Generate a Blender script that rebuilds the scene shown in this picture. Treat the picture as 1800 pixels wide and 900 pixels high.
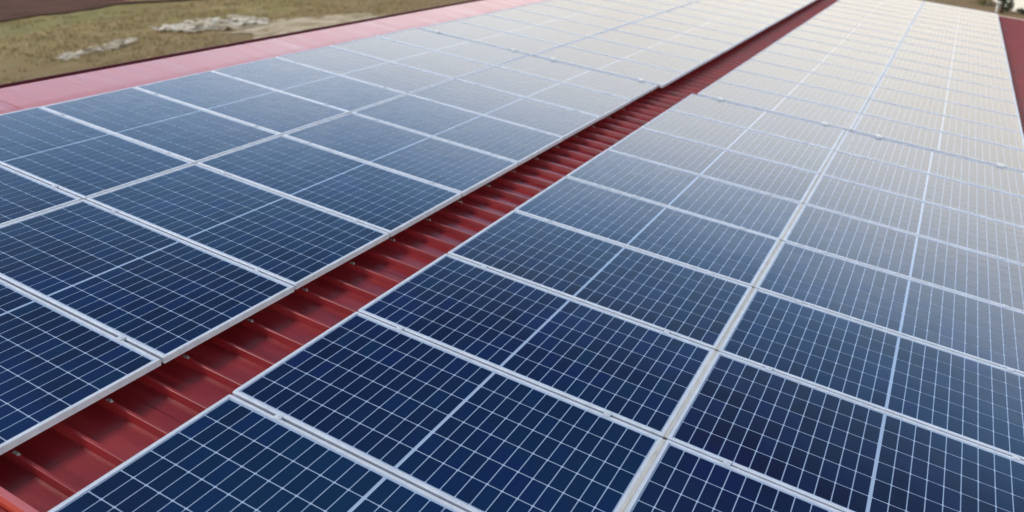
import bpy, bmesh, math, random
from mathutils import Vector, Matrix, noise
random.seed(11)
C = bpy.context.scene
for o in list(bpy.data.objects): bpy.data.objects.remove(o)

# ------------------------------------------------------------------ camera, sky, sun, exposure
TH = math.radians(7.463); CT, ST = math.cos(TH), math.sin(TH); Z0 = 5.0
cam_d = bpy.data.cameras.new('camera'); cam = bpy.data.objects.new('camera', cam_d)
C.collection.objects.link(cam); C.camera = cam
cam.matrix_world = Matrix(((0.88247221, -0.18710855, 0.43154743, 3.06075),
                           (0.47036453, 0.35104282, -0.80964569, -2.32059),
                           (0.0, 0.91747443, 0.39779476, 7.17326), (0, 0, 0, 1)))
cam_d.sensor_width = 36; cam_d.lens = 36 * 1403.168 / 1800
cam_d.clip_start = 0.05; cam_d.clip_end = 9000
cam_d.dof.use_dof = True; cam_d.dof.focus_distance = 4.0; cam_d.dof.aperture_fstop = 1.7
SUN_EL, SUN_AZ = math.radians(47), math.radians(-107)      # azimuth measured from +Y (along the array) towards +X
BANK_LO, BANK_HI = .235, .545
w = bpy.data.worlds.new("World"); C.world = w; w.use_nodes = True
nt = w.node_tree; bg = nt.nodes['Background']
sky = nt.nodes.new('ShaderNodeTexSky'); sky.sky_type = 'NISHITA'; sky.sun_disc = False
sky.sun_elevation = SUN_EL; sky.sun_rotation = SUN_AZ
sky.air_density = 1.0; sky.dust_density = 1.0; sky.ozone_density = 5.0
bg.inputs[1].default_value = 0.055
# a bright, even bank of hazy cloud lies low all round the horizon (the far panels mirror it), clear blue above
def _n(ty, **k):
    n = nt.nodes.new(ty)
    for a, b in k.items(): setattr(n, a, b)
    return n
tc = _n('ShaderNodeTexCoord'); sp = _n('ShaderNodeSeparateXYZ'); nt.links.new(tc.outputs['Generated'], sp.inputs[0])
cn = _n('ShaderNodeTexNoise'); cn.inputs['Scale'].default_value = 2.6; cn.inputs['Detail'].default_value = 5; nt.links.new(tc.outputs['Generated'], cn.inputs[0])
ad = _n('ShaderNodeMath', operation='MULTIPLY_ADD'); nt.links.new(cn.outputs['Fac'], ad.inputs[0]); ad.inputs[1].default_value = -.12; nt.links.new(sp.outputs[2], ad.inputs[2])
bank = _n('ShaderNodeMapRange', interpolation_type='SMOOTHSTEP'); nt.links.new(ad.outputs[0], bank.inputs[0])
for i, v in ((1, BANK_LO), (2, BANK_HI), (3, 1.0), (4, 0.0)): bank.inputs[i].default_value = v
mx = _n('ShaderNodeMix', data_type='RGBA'); nt.links.new(bank.outputs[0], mx.inputs[0]); nt.links.new(sky.outputs[0], mx.inputs[6])
tint = _n('ShaderNodeValToRGB'); nt.links.new(ad.outputs[0], tint.inputs[0]); el = tint.color_ramp.elements
el.new(.2); el.new(.3)
for e_, (q_, c_) in zip(el, ((.0, (27.6, 24.8, 20.8, 1)), (.14, (37., 35.2, 31.8, 1)), (.235, (40., 41., 41.5, 1)), (.40, (15., 28.5, 46., 1)))): e_.position = q_; e_.color = c_
nt.links.new(tint.outputs[0], mx.inputs[7])
nt.links.new(mx.outputs[2], bg.inputs[0])
sd = bpy.data.lights.new('sun', 'SUN'); sd.energy = 2.3; sd.angle = math.radians(14); sd.color = (1, .93, .84)
sun = bpy.data.objects.new('sun', sd); C.collection.objects.link(sun)
sdir = Vector((math.sin(SUN_AZ) * math.cos(SUN_EL), math.cos(SUN_AZ) * math.cos(SUN_EL), math.sin(SUN_EL)))
sun.rotation_euler = sdir.to_track_quat('Z', 'Y').to_euler()
C.cycles.caustics_reflective = False; C.cycles.caustics_refractive = False
C.view_settings.view_transform = 'Standard'; C.view_settings.look = 'None'
C.view_settings.exposure = 0.0; C.view_settings.gamma = 1

# ------------------------------------------------------------------ helpers
def T(x, y, z=0.0):                       # roof coordinates -> world
    return Vector((CT * x + ST * z, y, -ST * x + CT * z + Z0))
class MB:
    def __init__(s): s.v = []; s.f = []; s.m = []
    def quad(s, a, b, c, d, m=0):
        n = len(s.v); s.v += [a, b, c, d]; s.f.append((n, n+1, n+2, n+3)); s.m.append(m)
    def box(s, x0, x1, y0, y1, z0, z1, m=0):
        n = len(s.v)
        s.v += [(x, y, z) for z in (z0, z1) for y in (y0, y1) for x in (x0, x1)]
        s.f += [(n+i for i in q) for q in ((0,2,3,1), (4,5,7,6), (0,1,5,4), (2,6,7,3), (0,4,6,2), (1,3,7,5))]
        s.f = [tuple(q) for q in s.f]; s.m += [m]*6
    def prism(s, pts, z0, z1, m=0):       # pts counter-clockwise in xy
        n = len(s.v); k = len(pts)
        s.v += [(x, y, z0) for x, y in pts] + [(x, y, z1) for x, y in pts]
        s.f.append(tuple(range(n+k-1, n-1, -1))); s.f.append(tuple(range(n+k, n+2*k))); s.m += [m, m]
        for i in range(k):
            j = (i+1) % k; s.f.append((n+i, n+j, n+k+j, n+k+i)); s.m.append(m)
    def tube(s, a, b, r0, r1, k=8, m=0):
        a, b = Vector(a), Vector(b); d = (b-a).normalized(); u = d.orthogonal().normalized(); v = d.cross(u); n = len(s.v)
        for p, r in ((a, r0), (b, r1)):
            s.v += [tuple(p + r*(math.cos(2*math.pi*i/k)*u + math.sin(2*math.pi*i/k)*v)) for i in range(k)]
        for i in range(k):
            j = (i+1) % k; s.f.append((n+i, n+j, n+k+j, n+k+i)); s.m.append(m)
        s.f.append(tuple(range(n+k-1, n-1, -1))); s.f.append(tuple(range(n+k, n+2*k))); s.m += [m, m]
    def data(s, name, mats, smooth=False):
        me = bpy.data.meshes.new(name); me.from_pydata([tuple(p) for p in s.v], [], s.f)
        for q in (mats if isinstance(mats, (list, tuple)) else [mats]): me.materials.append(q)
        me.polygons.foreach_set('material_index', s.m)
        if smooth: me.polygons.foreach_set('use_smooth', [True]*len(s.f))
        me.update(); return me
def obj(name, me, parent=None, loc=(0, 0, 0), rot=(0, 0, 0)):
    o = bpy.data.objects.new(name, me); C.collection.objects.link(o); o.location = loc; o.rotation_euler = rot
    if parent is not None: o.parent = parent
    return o
def tag(o, label=None, cat=None, group=None, kind=None):
    for k, v in (('label', label), ('category', cat), ('group', group), ('kind', kind)):
        if v: o[k] = v
    return o

# ------------------------------------------------------------------ materials
def mat(name):
    m = bpy.data.materials.new(name); m.use_nodes = True; t = m.node_tree
    return m, t, t.nodes['Principled BSDF']
def nd(t, ty, **k):
    n = t.nodes.new(ty)
    for a, b in k.items():
        if a.startswith('i_'):
            a = a[2:]; n.inputs[int(a) if a.isdigit() else a.replace('_', ' ')].default_value = b
        else: setattr(n, a, b)
    return n
def lk(t, a, b): t.links.new(a, b)
def ramp(t, src, stops, interp='LINEAR'):
    r = t.nodes.new('ShaderNodeValToRGB'); r.color_ramp.interpolation = interp
    e = r.color_ramp.elements
    while len(e) < len(stops): e.new(0.5)
    for q, (p, c) in zip(e, stops):
        q.position = p; q.color = (*c, 1) if len(c) == 3 else (c[0],)*3 + (1,)
    lk(t, src, r.inputs[0]); return r
def math_n(t, op, a, b=None, c=None):
    n = t.nodes.new('ShaderNodeMath'); n.operation = op
    for i, q in enumerate((a, b, c)):
        if q is None: continue
        if isinstance(q, (int, float)): n.inputs[i].default_value = q
        else: lk(t, q, n.inputs[i])
    return n.outputs[0]
def mixc(t, fac, a, b):
    n = t.nodes.new('ShaderNodeMix'); n.data_type = 'RGBA'
    if isinstance(fac, (int, float)): n.inputs[0].default_value = fac
    else: lk(t, fac, n.inputs[0])
    for i, q in ((6, a), (7, b)):
        if isinstance(q, tuple): n.inputs[i].default_value = (*q, 1)
        else: lk(t, q, n.inputs[i])
    return n.outputs[2]
def bump(t, src, b, strength, dist):
    n = t.nodes.new('ShaderNodeBump'); n.inputs['Strength'].default_value = strength; n.inputs['Distance'].default_value = dist
    lk(t, src, n.inputs['Height']); lk(t, n.outputs[0], b.inputs['Normal'])
def pos(t): return t.nodes.new('ShaderNodeNewGeometry').outputs['Position']
def vmap(t, src, scale):
    n = t.nodes.new('ShaderNodeMapping'); n.inputs['Scale'].default_value = scale; lk(t, src, n.inputs[0]); return n.outputs[0]
def noi(t, vec, scale, detail=3, rough=.55, dist=0):
    n = nd(t, 'ShaderNodeTexNoise', i_Scale=scale, i_Detail=detail, i_Roughness=rough, i_Distortion=dist); lk(t, vec, n.inputs['Vector']); return n.outputs['Fac']

# layout of the array in roof coordinates (x down the slope, y along the roof)
PL, HALF = 1.9550, 0.2326
CG = 0.004
COLX = [-HALF - 1.5*PL, -HALF - .5*PL, HALF + .5*PL, HALF + 1.5*PL + CG]
NEAR_ROWS, FAR_ROWS = range(-1, 8), range(0, 17)
Y2 = 8.022; DX2 = 0.06; DZ2 = 0.009
MX, MY = PL/2 - .009, .5 - .008          # half size of a module

def dust(t, p, lo_edges=True):            # dried dirt that gathers along the lower (downslope) rim of every panel
    sep = nd(t, 'ShaderNodeSeparateXYZ'); lk(t, p, sep.inputs[0])
    xr = math_n(t, 'ADD', math_n(t, 'MULTIPLY', sep.outputs[0], CT), math_n(t, 'MULTIPLY', math_n(t, 'SUBTRACT', sep.outputs[2], Z0), -ST))
    tot = None
    n1 = noi(t, p, 9, 5, .65)
    for i, cx in enumerate(COLX):
        e = cx + MX
        d = math_n(t, 'SUBTRACT', e + .012, xr)                 # distance upslope from the lower rim
        m = nd(t, 'ShaderNodeMapRange', i_1=0.0, i_2=.075, i_3=1.0, i_4=0.0); m.clamp = True; lk(t, d, m.inputs[0])
        g = math_n(t, 'MULTIPLY', m.outputs[0], math_n(t, 'GREATER_THAN', d, -.003))
        tot = g if tot is None else math_n(t, 'MAXIMUM', tot, g)
    v = math_n(t, 'MULTIPLY', tot, n1)
    r = nd(t, 'ShaderNodeMapRange', i_1=.3, i_2=.62, i_3=0, i_4=.8); r.clamp = True; lk(t, v, r.inputs[0])
    film = noi(t, vmap(t, p, (1, .35, 1)), 1.1, 5, .6)
    f = nd(t, 'ShaderNodeMapRange', i_1=.35, i_2=.8, i_3=0.0, i_4=.012); f.clamp = True; lk(t, film, f.inputs[0])
    return math_n(t, 'MAXIMUM', r.outputs[0], f.outputs[0])

def cell_mat(name, island):
    m, t, b = mat(name)
    p = pos(t)
    rnd = nd(t, 'ShaderNodeNewGeometry').outputs['Random Per Island'] if island else nd(t, 'ShaderNodeObjectInfo').outputs['Random']
    base = ramp(t, rnd, [(0, (.0026, .007, .032)), (.25, (.0030, .010, .052)), (.5, (.0038, .012, .044)), (.72, (.0038, .017, .074)), (.9, (.004, .018, .105)), (1, (.004, .030, .084))])
    vor = nd(t, 'ShaderNodeTexVoronoi', i_Scale=75.0); lk(t, vmap(t, p, (1, 1.4, 1)), vor.inputs['Vector'])
    cr = mixc(t, .32, base.outputs[0], (.0035, .008, .032))
    sc = nd(t, 'ShaderNodeSeparateColor'); lk(t, vor.outputs['Color'], sc.inputs[0])
    col = mixc(t, math_n(t, 'MULTIPLY', sc.outputs[0], .55), cr, base.outputs[0])
    big = noi(t, vmap(t, p, (1, 1, 1)), .55, 3)
    teal = nd(t, 'ShaderNodeMapRange', i_1=.45, i_2=.66, i_3=0, i_4=.75); lk(t, big, teal.inputs[0])
    col = mixc(t, teal.outputs[0], col, (.005, .030, .085))
    # every module comes from its own batch of cells: some violet-black, some navy, some teal
    sep = nd(t, 'ShaderNodeSeparateXYZ'); lk(t, p, sep.inputs[0])
    xr = math_n(t, 'ADD', math_n(t, 'MULTIPLY', sep.outputs[0], CT), math_n(t, 'MULTIPLY', math_n(t, 'SUBTRACT', sep.outputs[2], Z0), -ST))
    ci = math_n(t, 'FLOOR', math_n(t, 'DIVIDE', math_n(t, 'SUBTRACT', xr, math_n(t, 'MULTIPLY', math_n(t, 'SIGN', xr), HALF)), PL))
    cb = nd(t, 'ShaderNodeCombineXYZ'); lk(t, ci, cb.inputs[0]); lk(t, math_n(t, 'FLOOR', sep.outputs[1]), cb.inputs[1]); cb.inputs[2].default_value = 3.0
    wn = nd(t, 'ShaderNodeTexWhiteNoise'); lk(t, cb.outputs[0], wn.inputs[0])
    bt = ramp(t, wn.outputs['Value'], [(0, (.010, .007, .030)), (.3, (.005, .010, .040)), (.6, (.003, .018, .070)), (1, (.003, .030, .072))])
    col = mixc(t, .35, col, bt.outputs[0])
    cl = nd(t, 'ShaderNodeMapRange', i_1=.52, i_2=.68, i_3=0, i_4=.8); lk(t, noi(t, vmap(t, p, (1, 1, 1)), 1.9, 2), cl.inputs[0])
    col = mixc(t, cl.outputs[0], col, mixc(t, .5, (.004, .017, .110), bt.outputs[0]))
    col = mixc(t, dust(t, p), col, (.30, .27, .21))
    lk(t, col, b.inputs['Base Color'])
    b.inputs['Roughness'].default_value = .12; b.inputs['IOR'].default_value = 1.52
    b.inputs['Coat Weight'].default_value = .0
    bump(t, noi(t, p, 3.0, 2), b, .05, .02)
    return m
M_cell = cell_mat('silicon_cell', False); M_cells = cell_mat('silicon_cells_far', True)

m, t, b = mat('white_backing'); p = pos(t)
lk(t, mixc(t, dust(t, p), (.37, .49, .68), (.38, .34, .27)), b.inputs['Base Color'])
b.inputs['Roughness'].default_value = .12; b.inputs['Coat Weight'].default_value = .0
M_back = m
m, t, b = mat('anodised_frame'); p = pos(t)
n1 = noi(t, vmap(t, p, (1, 1, 1)), 14, 5, .65)
r = ramp(t, n1, [(.3, (.56, .61, .70)), (.7, (.72, .77, .86))])
lk(t, mixc(t, math_n(t, 'MULTIPLY', dust(t, p), .5), r.outputs[0], (.52, .48, .40)), b.inputs['Base Color'])
b.inputs['Metallic'].default_value = .2; b.inputs['Roughness'].default_value = .5; b.inputs['Coat Weight'].default_value = .5; b.inputs['Coat Roughness'].default_value = .35
bump(t, noi(t, p, 40, 3), b, .15, .002)
M_frame = m
m, t, b = mat('galvanised_steel'); p = pos(t)
r = ramp(t, noi(t, p, 30, 4), [(.3, (.38, .37, .34)), (.7, (.62, .61, .57))])
lk(t, r.outputs[0], b.inputs['Base Color']); b.inputs['Metallic'].default_value = .6; b.inputs['Roughness'].default_value = .45
M_galv = m
m, t, b = mat('dusty_cover_strip'); p = pos(t)
a = ramp(t, noi(t, vmap(t, p, (1, .5, 1)), 22, 6, .7), [(.28, (.40, .37, .31)), (.42, (.54, .52, .47)), (.62, (.60, .59, .56)), (.8, (.66, .66, .64))])
lk(t, a.outputs[0], b.inputs['Base Color']); b.inputs['Roughness'].default_value = .6; b.inputs['Metallic'].default_value = .1
bump(t, noi(t, p, 60, 4), b, .3, .004)
M_cover = m

def red_metal(name, c1, c2, c3, rough, coat):
    m, t, b = mat(name); p = pos(t)
    q = noi(t, vmap(t, p, (.35, 2.2, .35)), 2.4, 6, .62, .3)
    r = ramp(t, q, [(.3, c1), (.55, c2), (.75, c3)])
    sp = noi(t, vmap(t, p, (1, 1, 1)), 38, 5, .7)
    k = nd(t, 'ShaderNodeMapRange', i_1=.58, i_2=.78, i_3=0, i_4=.45); lk(t, sp, k.inputs[0])
    c = mixc(t, k.outputs[0], r.outputs[0], (.20, .09, .075))
    run = noi(t, vmap(t, p, (.5, 26, .5)), 1.0, 4, .6)
    k2 = nd(t, 'ShaderNodeMapRange', i_1=.55, i_2=.8, i_3=0, i_4=.35); lk(t, run, k2.inputs[0])
    c = mixc(t, k2.outputs[0], c, (.13, .03, .03))
    lk(t, c, b.inputs['Base Color'])
    rr = nd(t, 'ShaderNodeMapRange', i_1=.3, i_2=.7, i_3=rough-.08, i_4=rough+.12); lk(t, q, rr.inputs[0]); lk(t, rr.outputs[0], b.inputs['Roughness'])
    b.inputs['Coat Weight'].default_value = coat; b.inputs['Coat Roughness'].default_value = .2
    bump(t, noi(t, vmap(t, p, (.6, 2, .6)), 3.5, 3), b, .25, .02)
    return m
M_red = red_metal('red_roof_sheet', (.20, .010, .013), (.30, .015, .018), (.38, .030, .030), .42, .4)
M_cap = red_metal('red_ridge_flashing', (.50, .090, .095), (.58, .13, .13), (.65, .19, .18), .34, .4)
M_barge = red_metal('orange_red_verge', (.40, .030, .018), (.47, .042, .022), (.52, .06, .03), .55, .0)
m, t, b = mat('dark_gutter'); b.inputs['Base Color'].default_value = (.085, .010, .022, 1); b.inputs['Roughness'].default_value = .5; M_gut = m
m, t, b = mat('rendered_wall'); p = pos(t)
r = ramp(t, noi(t, p, 3, 5), [(.3, (.42, .38, .32)), (.7, (.55, .51, .45))]); lk(t, r.outputs[0], b.inputs['Base Color']); b.inputs['Roughness'].default_value = .9; M_wall = m

m, t, b = mat('rough_grassland'); p = pos(t)
big = noi(t, vmap(t, p, (1, .55, 1)), .09, 4, .6)
r = ramp(t, big, [(.30, (.30, .19, .080)), (.44, (.37, .26, .095)), (.54, (.27, .24, .065)), (.66, (.36, .28, .095)), (.8, (.45, .33, .15))])
mid = noi(t, vmap(t, p, (1, .5, 1)), .9, 6, .7)
r2 = ramp(t, mid, [(.3, (.15, .095, .055)), (.5, (.26, .19, .10)), (.66, (.38, .30, .19)), (.78, (.5, .42, .28))])
c = mixc(t, .45, r.outputs[0], r2.outputs[0])
pale = nd(t, 'ShaderNodeMapRange', i_1=.54, i_2=.72, i_3=0, i_4=.6); lk(t, noi(t, vmap(t, p, (.8, .6, 1)), .42, 7, .68, .6), pale.inputs[0])
c = mixc(t, pale.outputs[0], c, (.46, .37, .24))
dk = nd(t, 'ShaderNodeMapRange', i_1=.56, i_2=.70, i_3=0, i_4=.65); lk(t, noi(t, vmap(t, p, (1, .6, 1)), .6, 6, .68), dk.inputs[0])
c = mixc(t, dk.outputs[0], c, (.11, .07, .035))
sep = nd(t, 'ShaderNodeSeparateXYZ'); lk(t, p, sep.inputs[0])
# bare brown earth close to the building, green belt farther out
k = nd(t, 'ShaderNodeMapRange', i_1=-44.0, i_2=-34.0, i_3=0, i_4=1.0)
lk(t, math_n(t, 'ADD', sep.outputs[0], math_n(t, 'MULTIPLY', math_n(t, 'SUBTRACT', mid, .5), 14)), k.inputs[0])
c = mixc(t, math_n(t, 'MULTIPLY', k.outputs[0], .55), c, (.20, .12, .08))
k = nd(t, 'ShaderNodeMapRange', i_1=.46, i_2=.60, i_3=0, i_4=.5); lk(t, noi(t, vmap(t, p, (1, .35, 1)), .16, 3), k.inputs[0])
gx = nd(t, 'ShaderNodeMapRange', i_1=-40.0, i_2=-46.0, i_3=0, i_4=1.0); lk(t, sep.outputs[0], gx.inputs[0])
c = mixc(t, math_n(t, 'MULTIPLY', k.outputs[0], gx.outputs[0]), c, (.17, .185, .06))
lk(t, c, b.inputs['Base Color']); b.inputs['Roughness'].default_value = .95; b.inputs['Specular IOR Level'].default_value = .12
bump(t, mid, b, .9, .2)
M_ground = m
m, t, b = mat('ploughed_earth'); p = pos(t)
r = ramp(t, noi(t, vmap(t, p, (1, .3, 1)), .7, 6, .65), [(.3, (.060, .026, .018)), (.55, (.11, .048, .032)), (.75, (.16, .075, .048))])
lk(t, r.outputs[0], b.inputs['Base Color']); b.inputs['Roughness'].default_value = .95; b.inputs['Specular IOR Level'].default_value = .12
wv = nd(t, 'ShaderNodeTexWave', i_Scale=.5, i_Distortion=2.0); lk(t, p, wv.inputs[0]); bump(t, wv.outputs['Fac'], b, .6, .2)
M_field = m
m, t, b = mat('pale_sand'); p = pos(t)
r = ramp(t, noi(t, vmap(t, p, (1, .5, 1)), 1.1, 6, .7), [(.36, (.24, .17, .09)), (.48, (.42, .34, .22)), (.6, (.56, .47, .33)), (.7, (.66, .58, .44))])
lk(t, r.outputs[0], b.inputs['Base Color']); b.inputs['Roughness'].default_value = .95; b.inputs['Specular IOR Level'].default_value = .12; bump(t, noi(t, p, 2, 5), b, .8, .1)
M_sand = m
m, t, b = mat('pale_rubble'); p = pos(t)
rn = nd(t, 'ShaderNodeObjectInfo').outputs['Random']
r = ramp(t, rn, [(0, (.50, .41, .28)), (.5, (.72, .64, .50)), (1, (.82, .77, .67))])
c = mixc(t, math_n(t, 'MULTIPLY', noi(t, p, 6, 5), .3), r.outputs[0], (.22, .17, .11))
lk(t, c, b.inputs['Base Color']); b.inputs['Roughness'].default_value = .9; bump(t, noi(t, p, 9, 4), b, .6, .05)
M_rub = m
m, t, b = mat('earth_mound'); p = pos(t)
r = ramp(t, noi(t, p, 2.5, 6, .7), [(.3, (.13, .085, .05)), (.55, (.26, .20, .13)), (.75, (.42, .36, .26))])
lk(t, r.outputs[0], b.inputs['Base Color']); b.inputs['Roughness'].default_value = .95; b.inputs['Specular IOR Level'].default_value = .12; bump(t, noi(t, p, 5, 5), b, .9, .1)
M_mound = m
m, t, b = mat('pond_water'); p = pos(t)
b.inputs['Base Color'].default_value = (.10, .13, .13, 1); b.inputs['Roughness'].default_value = .06; b.inputs['IOR'].default_value = 1.33
bump(t, noi(t, vmap(t, p, (1, .4, 1)), 3, 3), b, .08, .05); M_water = m
def leaf_mat(name, a, c):
    m, t, b = mat(name)
    r = ramp(t, nd(t, 'ShaderNodeNewGeometry').outputs['Random Per Island'], [(0, a), (1, c)])
    lk(t, r.outputs[0], b.inputs['Base Color']); b.inputs['Roughness'].default_value = .7
    return m
M_leaf = leaf_mat('tree_leaves', (.018, .03, .012), (.07, .09, .03))
M_olive = leaf_mat('olive_leaves', (.07, .075, .018), (.20, .19, .05))
M_grass = leaf_mat('dry_grass', (.20, .16, .06), (.58, .45, .24))
m, t, b = mat('bark'); b.inputs['Base Color'].default_value = (.06, .045, .03, 1); b.inputs['Roughness'].default_value = .9; M_bark = m
m, t, b = mat('white_paint'); b.inputs['Base Color'].default_value = (.84, .86, .86, 1); b.inputs['Roughness'].default_value = .5; M_white = m

# ------------------------------------------------------------------ ground
def axis(lo, hi, step, far):
    a = [lo + i*step for i in range(int((hi-lo)/step)+1)]; q = step; x = a[-1]; y = a[0]; post = []; pre = []
    while x < far: q *= 1.6; x += q; post.append(x)
    q = step
    while y > -far: q *= 1.6; y -= q; pre.append(y)
    return pre[::-1] + a + post
def ground_z(x, y):
    n = noise.noise(Vector((x*.16, y*.11, 0))) * .22 + noise.noise(Vector((x*.9, y*.7, 3))) * .07
    e = max(0, min(1, (abs(x+38)-30)/-8 + 0)) if False else 1.0
    return n * (1.0 if x < -12 else max(0, min(1, (-x-6)/6))) - .1
xs = axis(-60, -16, .4, 4000); ys = axis(14, 66, .4, 4000)
gv = [(x, y, ground_z(x, y) if (-64 < x < 0 and 8 < y < 72) else -.1) for y in ys for x in xs]
nx = len(xs); gf = [(j*nx+i, j*nx+i+1, (j+1)*nx+i+1, (j+1)*nx+i) for j in range(len(ys)-1) for i in range(nx-1)]
me = bpy.data.meshes.new('ground'); me.from_pydata(gv, [], gf); me.materials.append(M_ground)
me.polygons.foreach_set('use_smooth', [True]*len(gf))
tag(obj('ground', me), kind='structure')

def sheet(name, outline, z, m, step=1.0, wob=0.0):
    # closed outline of points, filled as a fan of rings so it can follow the ground
    cx = sum(p[0] for p in outline)/len(outline); cy = sum(p[1] for p in outline)/len(outline)
    pts = []
    for i in range(len(outline)):
        a, b2 = outline[i], outline[(i+1) % len(outline)]; k = max(1, int(math.dist(a, b2)/step))
        for q in range(k):
            x, y = a[0]+(b2[0]-a[0])*q/k, a[1]+(b2[1]-a[1])*q/k
            pts.append((x + wob*noise.noise(Vector((x*.5, y*.5, 7))), y + wob*noise.noise(Vector((x*.5, y*.5, 17)))))
    R = 14; vs = [(cx, cy)]; 
    for r_ in range(1, R+1): vs += [(cx+(x-cx)*r_/R, cy+(y-cy)*r_/R) for x, y in pts]
    V = [(x, y, ground_z(x, y)+z if (-64 < x < 0 and 8 < y < 72) else -.1+z) for x, y in vs]
    n = len(pts); F = [(0, 1+i, 1+(i+1) % n) for i in range(n)]
    for r_ in range(R-1):
        o1, o2 = 1+r_*n, 1+(r_+1)*n
        F += [(o1+i, o2+i, o2+(i+1) % n, o1+(i+1) % n) for i in range(n)]
    me = bpy.data.meshes.new(name); me.from_pydata(V, [], F); me.materials.append(m)
    return tag(obj(name, me), kind='structure')
sheet('ploughed_field', [(-56.0, 8), (-56.0, 32), (-57.0, 36.9), (-58.3, 42.9), (-55.8, 48.3), (-53, 60), (-52, 120), (-400, 120), (-400, 8)], .10, M_field, 1.5, .6)
sheet('sandy_yard', [(-40.5, 38.5), (-39.5, 43), (-37.6, 46.3), (-33, 47.8), (-24, 46), (-22, 36), (-30, 33), (-34.5, 34.0), (-38, 35.4)], .05, M_sand, .45, 2.6)
sheet('pond', [(6.9, 73.2), (6.4, 78), (5.4, 86), (9, 104), (30, 112), (60, 100), (58, 78), (30, 72.2), (12, 72.0)], .012, M_water, 2, .5)

# rough tufts over the waste ground
def tufts(n, x0, x1, y0, y1, s0, s1, seed):
    rg = random.Random(seed); V = []; F = []
    while len(F) < n*4:
        x, y = rg.uniform(x0, x1), rg.uniform(y0, y1)
        if noise.noise(Vector((x*.35, y*.25, 5))) < rg.uniform(-.5, .45): continue
        if -39 < x < -24 and 34.5 < y < 46: continue
        z = ground_z(x, y); s = rg.uniform(s0, s1)
        for k in range(4):
            a = rg.uniform(0, 6.28); dx, dy = math.cos(a)*s*.35, math.sin(a)*s*.35; ox, oy = rg.uniform(-s, s)*.6, rg.uniform(-s, s)*.6
            i = len(V); V += [(x+ox-dx*.5, y+oy-dy*.5, z-.02), (x+ox+dx*.5, y+oy+dy*.5, z-.02), (x+ox+rg.uniform(-s, s)*.5, y+oy+rg.uniform(-s, s)*.5, z+s*rg.uniform(.5, 1))]
            F.append((i, i+1, i+2))
    me = bpy.data.meshes.new('grass'); me.from_pydata(V, [], F); me.materials.append(M_grass); return me
tag(obj('grass', tufts(9000, -55, -22, 14, 66, .10, .30, 3)), 'dry olive and straw coloured grass on the waste ground beyond the roof', 'grass', kind='stuff')

# ------------------------------------------------------------------ debris on the waste ground
def slab_mesh(rg, s):
    k = rg.choice((5, 6)); pts = []
    for i in range(k):
        a = 2*math.pi*i/k + rg.uniform(-.25, .25); pts.append((math.cos(a)*s*rg.uniform(.6, 1.1), math.sin(a)*s*.45*rg.uniform(.6, 1.1)))
    mb = MB(); mb.prism(pts, 0, s*rg.uniform(.07, .16)); return mb.data('slab', M_rub)
def mound_mesh(path, wd, ht, seed):
    V = []; F = []; n = 40; k = 9
    for i in range(n+1):
        s = i/n*(len(path)-1); j = min(int(s), len(path)-2); q = s-j
        x = path[j][0]*(1-q)+path[j+1][0]*q; y = path[j][1]*(1-q)+path[j+1][1]*q
        e = math.sin(math.pi*i/n)**.5
        for c2 in range(k):
            u = c2/(k-1)*2-1; h = max(0, 1-u*u)*ht*e*(.55+.9*noise.noise(Vector((x*1.3+seed, y*1.3, u*2)))); xx = x+u*wd*e*(1+.3*noise.noise(Vector((y*.8, seed, 0)))); yy = y+.2*u
            V.append((xx, yy, ground_z(xx, yy)-.03+max(0, h)))
    for i in range(n):
        for c2 in range(k-1): a = i*k+c2; F.append((a, a+1, a+k+1, a+k))
    me = bpy.data.meshes.new('earth_mound'); me.from_pydata(V, [], F); me.materials.append(M_mound); me.polygons.foreach_set('use_smooth', [True]*len(F)); return me
def debris(path, wd, ht, n, label, seed, smin, smax):
    rg = random.Random(seed); x0, y0 = path[0]; o = obj('debris_pile', None, None, (x0, y0, 0)); tag(o, label, 'debris pile', 'piles of pale rubble on the waste ground')
    q = obj('earth_mound', mound_mesh(path, wd, ht, seed), o, (-x0, -y0, 0))
    meshes = [slab_mesh(rg, 1.0) for _ in range(9)]
    for i in range(n):
        s = rg.random()*(len(path)-1); j = min(int(s), len(path)-2); f = s-j
        x = path[j][0]*(1-f)+path[j+1][0]*f + rg.gauss(0, wd*.45); y = path[j][1]*(1-f)+path[j+1][1]*f + rg.gauss(0, .25)
        c = obj('slab', rg.choice(meshes), o, (x-x0, y-y0, ground_z(x, y)+ht*rg.uniform(.1, .8)), (rg.uniform(-.3, .3), rg.uniform(-.3, .3), rg.uniform(.1, 2.0)))
        k = rg.uniform(smin, smax); c.scale = (k, k, k)
debris([(-38.3, 24.2), (-39.2, 26.5), (-39.0, 28.4), (-40.2, 30.2)], .7, .20, 95, 'thin line of pale broken slabs on brown ground, nearer the left edge', 5, .10, .42)
debris([(-41.3, 33.6), (-41.2, 36.5), (-40.6, 39.0), (-40.9, 41.5)], 2.1, .34, 210, 'larger heap of pale slabs and dry earth at the edge of the sandy yard', 8, .12, .72)

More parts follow.
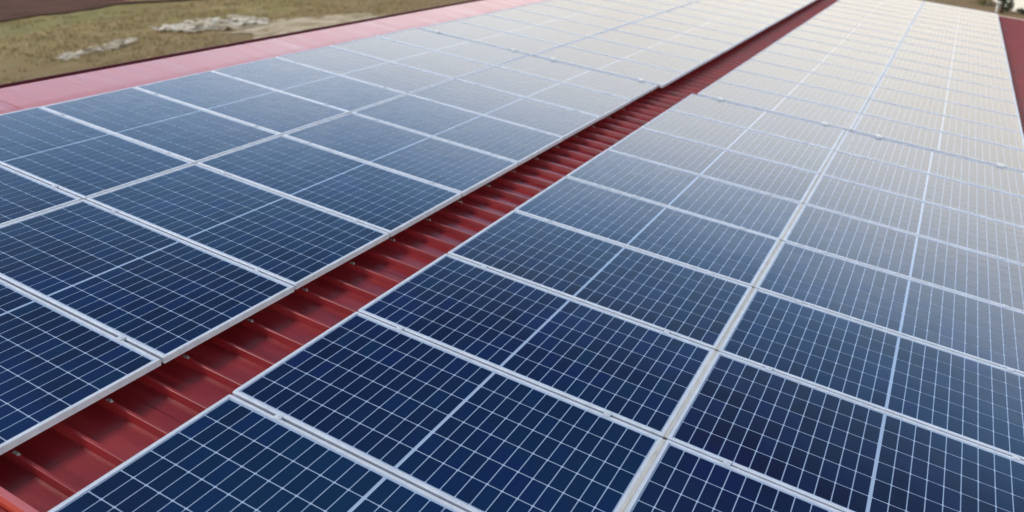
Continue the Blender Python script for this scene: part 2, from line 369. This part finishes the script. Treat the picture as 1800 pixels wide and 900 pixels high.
# ------------------------------------------------------------------ the shed under the array
XR0, XR1, YR0, YR1 = -4.86, 6.30, -1.015, 25.62
shed = obj('shed', None, None, (0, 0, 0)); tag(shed, 'large shed with a red ribbed metal roof carrying the solar panels', 'building')
PAN, RIB = -.136, -.096                                  # heights under the panel tops
RS = .2375; SHEETW = RS*4
def sheet_data(x0, x1, n=4, half=False):
    mb = MB(); prof = [(0, PAN)]
    for i in range(n):
        c = RS*(i+.5) ; prof += [(c-.020, PAN), (c-.010, RIB-.003), (c-.006, RIB), (c+.006, RIB), (c+.010, RIB-.003), (c+.020, PAN)]
    prof += [(RS*n-.002, PAN)]
    for (y0, z0), (y1, z1) in zip(prof, prof[1:]):
        mb.quad((x0, y0, z0), (x1, y0, z0), (x1, y1, z1), (x0, y1, z1))
    for (y0, z0), (y1, z1) in zip(prof, prof[1:]):       # underside, so that the sheet has thickness
        mb.quad((x0, y0, z0-.004), (x0, y1, z1-.004), (x1, y1, z1-.004), (x1, y0, z0-.004))
    return mb.data('roof_sheet', M_red)
RD = sheet_data(XR0+.04, XR1)
ysheet = .17 - .5*RS - 5*RS; ys0 = ysheet
rg = random.Random(5)
i = 0
while ys0 < YR1 - .2:
    o = obj('roof_sheet', RD, shed, T(0, ys0, .0015*(i % 2)), (0, TH, 0)); ys0 += SHEETW; i += 1
YEND = ys0
def strip(mb, prof, y0, y1, m=0, along='y'):             # extrude a profile (a, z)
    for (a0, z0), (a1, z1) in zip(prof, prof[1:]):
        if along == 'y': mb.quad((a0, y0, z0), (a1, y0, z1), (a1, y1, z1), (a0, y1, z0), m)
        else: mb.quad((y0, a0, z0), (y1, a0, z0), (y1, a1, z1), (y0, a1, z1), m)
# ridge flashing in lapped 3 m lengths
rp = [(-4.99, -.20), (-4.985, -.085), (-4.975, -.060), (-4.94, -.050), (-4.42, -.062), (-4.26, -.070), (-4.255, -.088)]
y = YR0-.02; i = 0
while y < YEND:
    mb = MB(); y1 = min(y+3.04, YEND+.02); strip(mb, rp, 0, y1-y)
    strip(mb, [(a, z-.003) for a, z in rp][::-1], 0, y1-y)
    obj('ridge_flashing', mb.data('ridge_flashing', M_cap), shed, T(0, y, .002*(i % 2)), (0, TH, 0)); y += 3.0; i += 1
mb = MB(); mb.box(-5.09, -4.995, YR0, YEND, -.19, -.178); mb.box(-5.09, -5.08, YR0, YEND, -.178, -.058); mb.box(-5.007, -4.995, YR0, YEND, -.178, -.10)
obj('gutter', mb.data('gutter', M_gut), shed, T(0, 0), (0, TH, 0))
mb = MB(); mb.box(XR1-.02, XR1+.13, YR0, YEND, -.27, -.255); mb.box(XR1+.12, XR1+.135, YR0, YEND, -.255, -.15)
obj('gutter', mb.data('gutter', M_gut), shed, T(0, 0), (0, TH, 0))
# verge flashing at the near end, then at the far end
vp = [(-.957, -.098), (-.955, -.064), (-.990, -.058), (-1.000, -.076), (-1.018, -.42)]
mb = MB(); strip(mb, vp[:3][::-1], XR0-.12, XR1, 0, 'x'); strip(mb, vp[2:][::-1], XR0-.12, XR1, 1, 'x'); strip(mb, [(a+.004, z-.004) for a, z in vp[2:]], XR0-.12, XR1, 1, 'x')
obj('verge_flashing', mb.data('verge_flashing', [M_cap, M_barge]), shed, T(0, 0), (0, TH, 0))
mb = MB(); mb.box(XR0-.1, XR1, YEND-.14, YEND+.04, -.082, -.078); mb.box(XR0-.1, XR1, YEND+.035, YEND+.045, -.36, -.078)
obj('verge_flashing', mb.data('verge_flashing', M_cap), shed, T(0, 0), (0, TH, 0))
# walls
def wall(x0, x1, y0, y1):
    mb = MB(); n = 0
    za = lambda x: T(x, 0, -.16)[2]
    xw0, xw1 = T(x0, 0, -.16)[0], T(x1, 0, -.16)[0]
    V = [(xw0, y0, -.3), (xw1, y0, -.3), (xw1, y1, -.3), (xw0, y1, -.3), (xw0, y0, za(x0)), (xw1, y0, za(x1)), (xw1, y1, za(x1)), (xw0, y1, za(x0))]
    mb.v = V; mb.f = [(0,3,2,1), (4,5,6,7), (0,1,5,4), (1,2,6,5), (2,3,7,6), (3,0,4,7)]; mb.m = [0]*6
    obj('wall', mb.data('wall', M_wall), shed)
wall(-4.88, -4.68, -.85, YEND-.2); wall(5.95, 6.15, -.85, YEND-.2); wall(-4.68, 5.95, -.85, -.65); wall(-4.68, 5.95, YEND-.4, YEND-.2)

# ------------------------------------------------------------------ solar modules
FW, FS, FH = .020, .018, .038
mb = MB()
mb.box(-MX, MX, -MY, -MY+FW, -FH, 0); mb.box(-MX, MX, MY-FW, MY, -FH, 0)
mb.box(-MX, -MX+FS, -MY+FW, MY-FW, -FH, 0); mb.box(MX-FS, MX, -MY+FW, MY-FW, -FH, 0)
D_frame = mb.data('frame', M_frame)
bmx = bmesh.new(); bmx.from_mesh(D_frame); bmesh.ops.remove_doubles(bmx, verts=bmx.verts, dist=1e-5)
bmesh.ops.bevel(bmx, geom=[e for e in bmx.edges if all(v.co.z > -.001 for v in e.verts) and (abs(abs(e.verts[0].co.x)-MX) < 1e-4 and abs(abs(e.verts[1].co.x)-MX) < 1e-4 or abs(abs(e.verts[0].co.y)-MY) < 1e-4 and abs(abs(e.verts[1].co.y)-MY) < 1e-4)], offset=.0022, segments=1, affect='EDGES')
bmx.to_mesh(D_frame); bmx.free()
IX, IY = MX-FS, MY-FW
mb = MB(); mb.box(-IX, IX, -IY, IY, -.010, -.0050); D_back = mb.data('backing_sheet', M_back)
MGX, MGY, MID, GAP = .006, .009, .013, .0058
CXW = (IX-MGX-MID/2)/12; CYW = 2*(IY-MGY)/6
def cell_pts(cx, cy):
    hx, hy, c = CXW/2-GAP/2, CYW/2-GAP/2, .0045
    return [(cx-hx+c, cy-hy), (cx+hx-c, cy-hy), (cx+hx, cy-hy+c), (cx+hx, cy+hy-c), (cx+hx-c, cy+hy), (cx-hx+c, cy+hy), (cx-hx, cy+hy-c), (cx-hx, cy-hy+c)]
CELLS = [(sg*(MID/2+CXW*(i+.5)), -(IY-MGY)+CYW*(j+.5)) for sg in (-1, 1) for i in range(12) for j in range(6)]
mb = MB(); mb.prism(cell_pts(0, 0), -.0051, -.0040); D_cell = mb.data('cell', M_cell)
mb = MB()
for cx, cy in CELLS: mb.prism(cell_pts(cx, cy), -.0051, -.0040)
D_cells = mb.data('cell_grid', M_cells)
mb = MB(); mb.box(-.019, .019, -MY-.006, MY+.006, -.088, -.0385); D_rail = mb.data('mounting_rail', M_galv)
mb = MB(); mb.box(-.017, .017, -.020, .020, .0012, .0034); mb.box(-.019, .019, -.006, .006, -.03, .0012); mb.tube((0, 0, .0034), (0, 0, .0075), .0058, .0058, 6); D_mid = mb.data('mid_clamp', M_frame)
mb = MB(); q = [(-.022, .0015), (-.008, .0115), (.026, .0115), (.036, .0015)]
mb.v = [(x, a, z) for x in (-.036, .036) for a, z in q]; mb.f = [(0, 1, 2, 3), (7, 6, 5, 4), (0, 4, 5, 1), (1, 5, 6, 2), (2, 6, 7, 3), (3, 7, 4, 0)]; mb.m = [0]*6
mb.box(-.032, .032, -.012, -.006, -.045, .0012); mb.tube((0, .006, .0115), (0, .006, .0155), .008, .008, 6); D_end = mb.data('end_clamp', M_white)

inv = cam.matrix_world.inverted(); FPX = 1403.168
def px(P):
    q = inv @ P
    return (900 + FPX*q.x/-q.z, 450 - FPX*q.y/-q.z) if q.z < -.3 else None
def in_view(cx, cy):
    pp = [px(T(cx+a*MX, cy+b*MY)) for a in (-1, -.5, 0, .5, 1) for b in (-1, 0, 1)]
    return any(p and -40 < p[0] < 1840 and -40 < p[1] < 940 for p in pp)
ORD = ['first', 'second', 'third', 'fourth', 'fifth', 'sixth', 'seventh', 'eighth', 'ninth', 'tenth', 'eleventh', 'twelfth', 'thirteenth', 'fourteenth', 'fifteenth', 'sixteenth', 'seventeenth']
COLN = ['left column by ridge band', 'column left of red channel', 'column right of red channel', 'rightmost column']
LOOK = ['dark navy', 'blue', 'pale grey-blue', 'whitish sky-reflecting']
GRP = 'solar panels laid edge to edge on the red roof'
def place(parent, D, name, loc, rot=None): return obj(name, D, parent, loc, rot or (0, 0, 0))
BASE = -FH
def module(ci, row, y0, dx, dz, far, ordn, single):
    jx, jy, jz = rg.uniform(-.0015, .0015), rg.uniform(-.0015, .0015), rg.uniform(-.0008, .0008)
    cx, cy = COLX[ci]+dx+jx, y0+row+.5+jy
    o = obj('solar_panel', None, None, T(cx, cy, dz+BASE+jz), (rg.uniform(-.0032, .0032), TH+rg.uniform(-.0024, .0024), rg.uniform(-.0008, .0008)))
    dist = (T(cx, cy)-cam.location).length
    look = LOOK[0] if dist < 5.2 else LOOK[1] if dist < 8 else LOOK[2] if dist < 12 else LOOK[3]
    wh = ('%s row behind clamped step' if far else '%s row before clamped step') % ORD[ordn]
    tag(o, '%s panel, %s, %s' % (look, COLN[ci], wh), 'solar panel', GRP)
    u = -BASE
    place(o, D_frame, 'frame', (0, 0, u)); place(o, D_back, 'backing_sheet', (0, 0, u))
    if single:
        for a, b2 in CELLS:
            place(o, D_cell, 'cell', (a, b2, u), (rg.uniform(-.0025, .0025), rg.uniform(-.0025, .0025), 0))
    else:
        tag(place(o, D_cells, 'cell_grid', (0, 0, u)), kind='stuff')
    for s in (-1, 1): place(o, D_rail, 'mounting_rail', (s*.66, 0, u))
    if far and row == 0:
        for s in (-1, 1): place(o, D_end, 'end_clamp', (s*.66, -MY-.001, u))
    elif not far and row < 7:
        for s in (-1, 1): place(o, D_mid, 'mid_clamp', (s*.66, MY+.008, u))
nsingle = 0
for row in NEAR_ROWS:
    for ci in range(4):
        v = in_view(COLX[ci], row+.5)
        if not v and row < 1 and ci in (0, 3) and row < 0: pass
        single = v and row <= 4
        module(ci, row, 0, 0, 0, False, 7-row, single); nsingle += single
for row in FAR_ROWS:
    for ci in range(4): module(ci, row, Y2, DX2, DZ2, True, row, False)
print('modules with single cells', nsingle)

# beige cover strip over the cable tray between the two right-hand columns
x0, x1 = HALF+PL-.010, HALF+PL+CG+.010
for k, (ya, yb, dx, dz, lab) in enumerate(((-1, 8, 0, 0, 'beige dusty cover strip between the columns of dark panels, near part'), (Y2, Y2+17, DX2, DZ2, 'pale cover strip between the far whitish panels, behind the clamped edge'))):
    o = obj('cover_strip', None, None, T(0, ya, 0)); tag(o, lab, 'cover strip', 'cover strips in the right array')
    o.rotation_euler = (0, TH, 0)
    mb = MB(); wx = x1-x0-.004
    mb.box(0, wx, .012, .988, -.010, -.002); mb.box(wx/2-.003, wx/2+.003, .012, .988, -.04, -.010)
    dt = mb.data('cover_plate', M_cover)
    for r_ in range(int(round(yb-ya))):
        obj('cover_plate', dt, o, (x0+dx+.002, r_, dz+rg.uniform(-.001, .001)), (0, rg.uniform(-.004, .004), rg.uniform(-.001, .001)))

# ------------------------------------------------------------------ bolts on the ribs in the channel
mb = MB(); mb.box(-.03, .010, -.008, .008, RIB, RIB+.003); mb.tube((.001, 0, RIB+.003), (.001, 0, RIB+.009), .0065, .0065, 6); mb.tube((.001, 0, RIB+.009), (.001, 0, RIB+.015), .003, .003, 8)
D_foot = mb.data('roof_bracket', M_galv)
y = .17-4*RS; k = 0
while y < 8 and k < 17:
    o = obj('roof_bracket', D_foot, None, T(-.255, y, 0), (0, TH, 0))
    tag(o, 'small galvanised bracket on red rib under left array, %s from bottom left' % ORD[k], 'bracket', 'brackets on the ribs of the red channel')
    y += 2*RS; k += 1

# ------------------------------------------------------------------ beyond the far end of the roof
def leaves(rg, n, c, rad, s):
    V = []; F = []
    cl = [Vector((rg.gauss(0, .5)*rad[0], rg.gauss(0, .5)*rad[1], rg.gauss(0, .45)*rad[2])) for _ in range(14)]
    for i in range(n):
        p = Vector(c) + rg.choice(cl) + Vector((rg.gauss(0, .2)*rad[0], rg.gauss(0, .2)*rad[1], rg.gauss(0, .2)*rad[2]))
        a = Vector((rg.gauss(0, 1), rg.gauss(0, 1), rg.gauss(0, .6))).normalized()*s; b2 = a.orthogonal().normalized()*s*.45
        if p.z < .1: p.z = .1
        k = len(V); V += [tuple(p-a), tuple(p+b2), tuple(p+a), tuple(p-b2)]; F.append((k, k+1, k+2, k+3))
    return V, F
rgt = random.Random(4)
tr = obj('small_tree', None, None, (6.25, 71.6, -.12)); tag(tr, 'dark small tree at the pond corner beyond the far end of the roof', 'tree')
mb = MB(); mb.tube((0, 0, 0), (.06, 0, 1.0), .13, .10); mb.tube((.06, 0, .95), (-.1, .05, 2.6), .10, .05); mb.tube((.05, 0, .9), (.7, .1, 2.2), .07, .03); mb.tube((.05, 0, .8), (-.6, -.1, 1.9), .06, .02)
obj('trunk', mb.data('trunk', M_bark, True), tr)
V, F = leaves(rgt, 1500, (0, 0, 1.35), (.50, .5, 1.0), .09); me = bpy.data.meshes.new('crown'); me.from_pydata(V, [], F); me.materials.append(M_leaf); obj('crown', me, tr)
for x, y, r_, lab in ((7.75, 71.3, .30, 'low dark shrub on the pond bank just past the roof corner'), (5.0, 77.5, 1.6, 'wide olive bush on the far ground left of the white post')):
    sh = obj('shrub', None, None, (x, y, -.12)); tag(sh, lab, 'shrub')
    mb = MB()
    for q in range(5): mb.tube((0, 0, 0), (rgt.uniform(-.3, .3), rgt.uniform(-.3, .3), .5), .025, .01, 5)
    obj('stem', mb.data('stem', M_bark), sh)
    V, F = leaves(rgt, 500 if r_ < 1 else 1600, (0, 0, r_), (r_*1.5, r_*1.4, r_*.8), .07 if r_ < 1 else .12); me = bpy.data.meshes.new('foliage'); me.from_pydata(V, [], F); me.materials.append(M_leaf if r_ < 1 else M_olive); obj('foliage', me, sh)
po = obj('post', None, None, (5.95, 72.4, -.12)); tag(po, 'thin white post beyond the roof, beside the small dark tree', 'post')
mb = MB(); mb.tube((0, 0, 0), (0, 0, 1.7), .07, .07, 10); obj('shaft', mb.data('shaft', M_white), po)
mb = MB(); mb.tube((0, 0, 1.7), (0, 0, 1.76), .09, .09, 10); obj('cap', mb.data('cap', M_white), po)
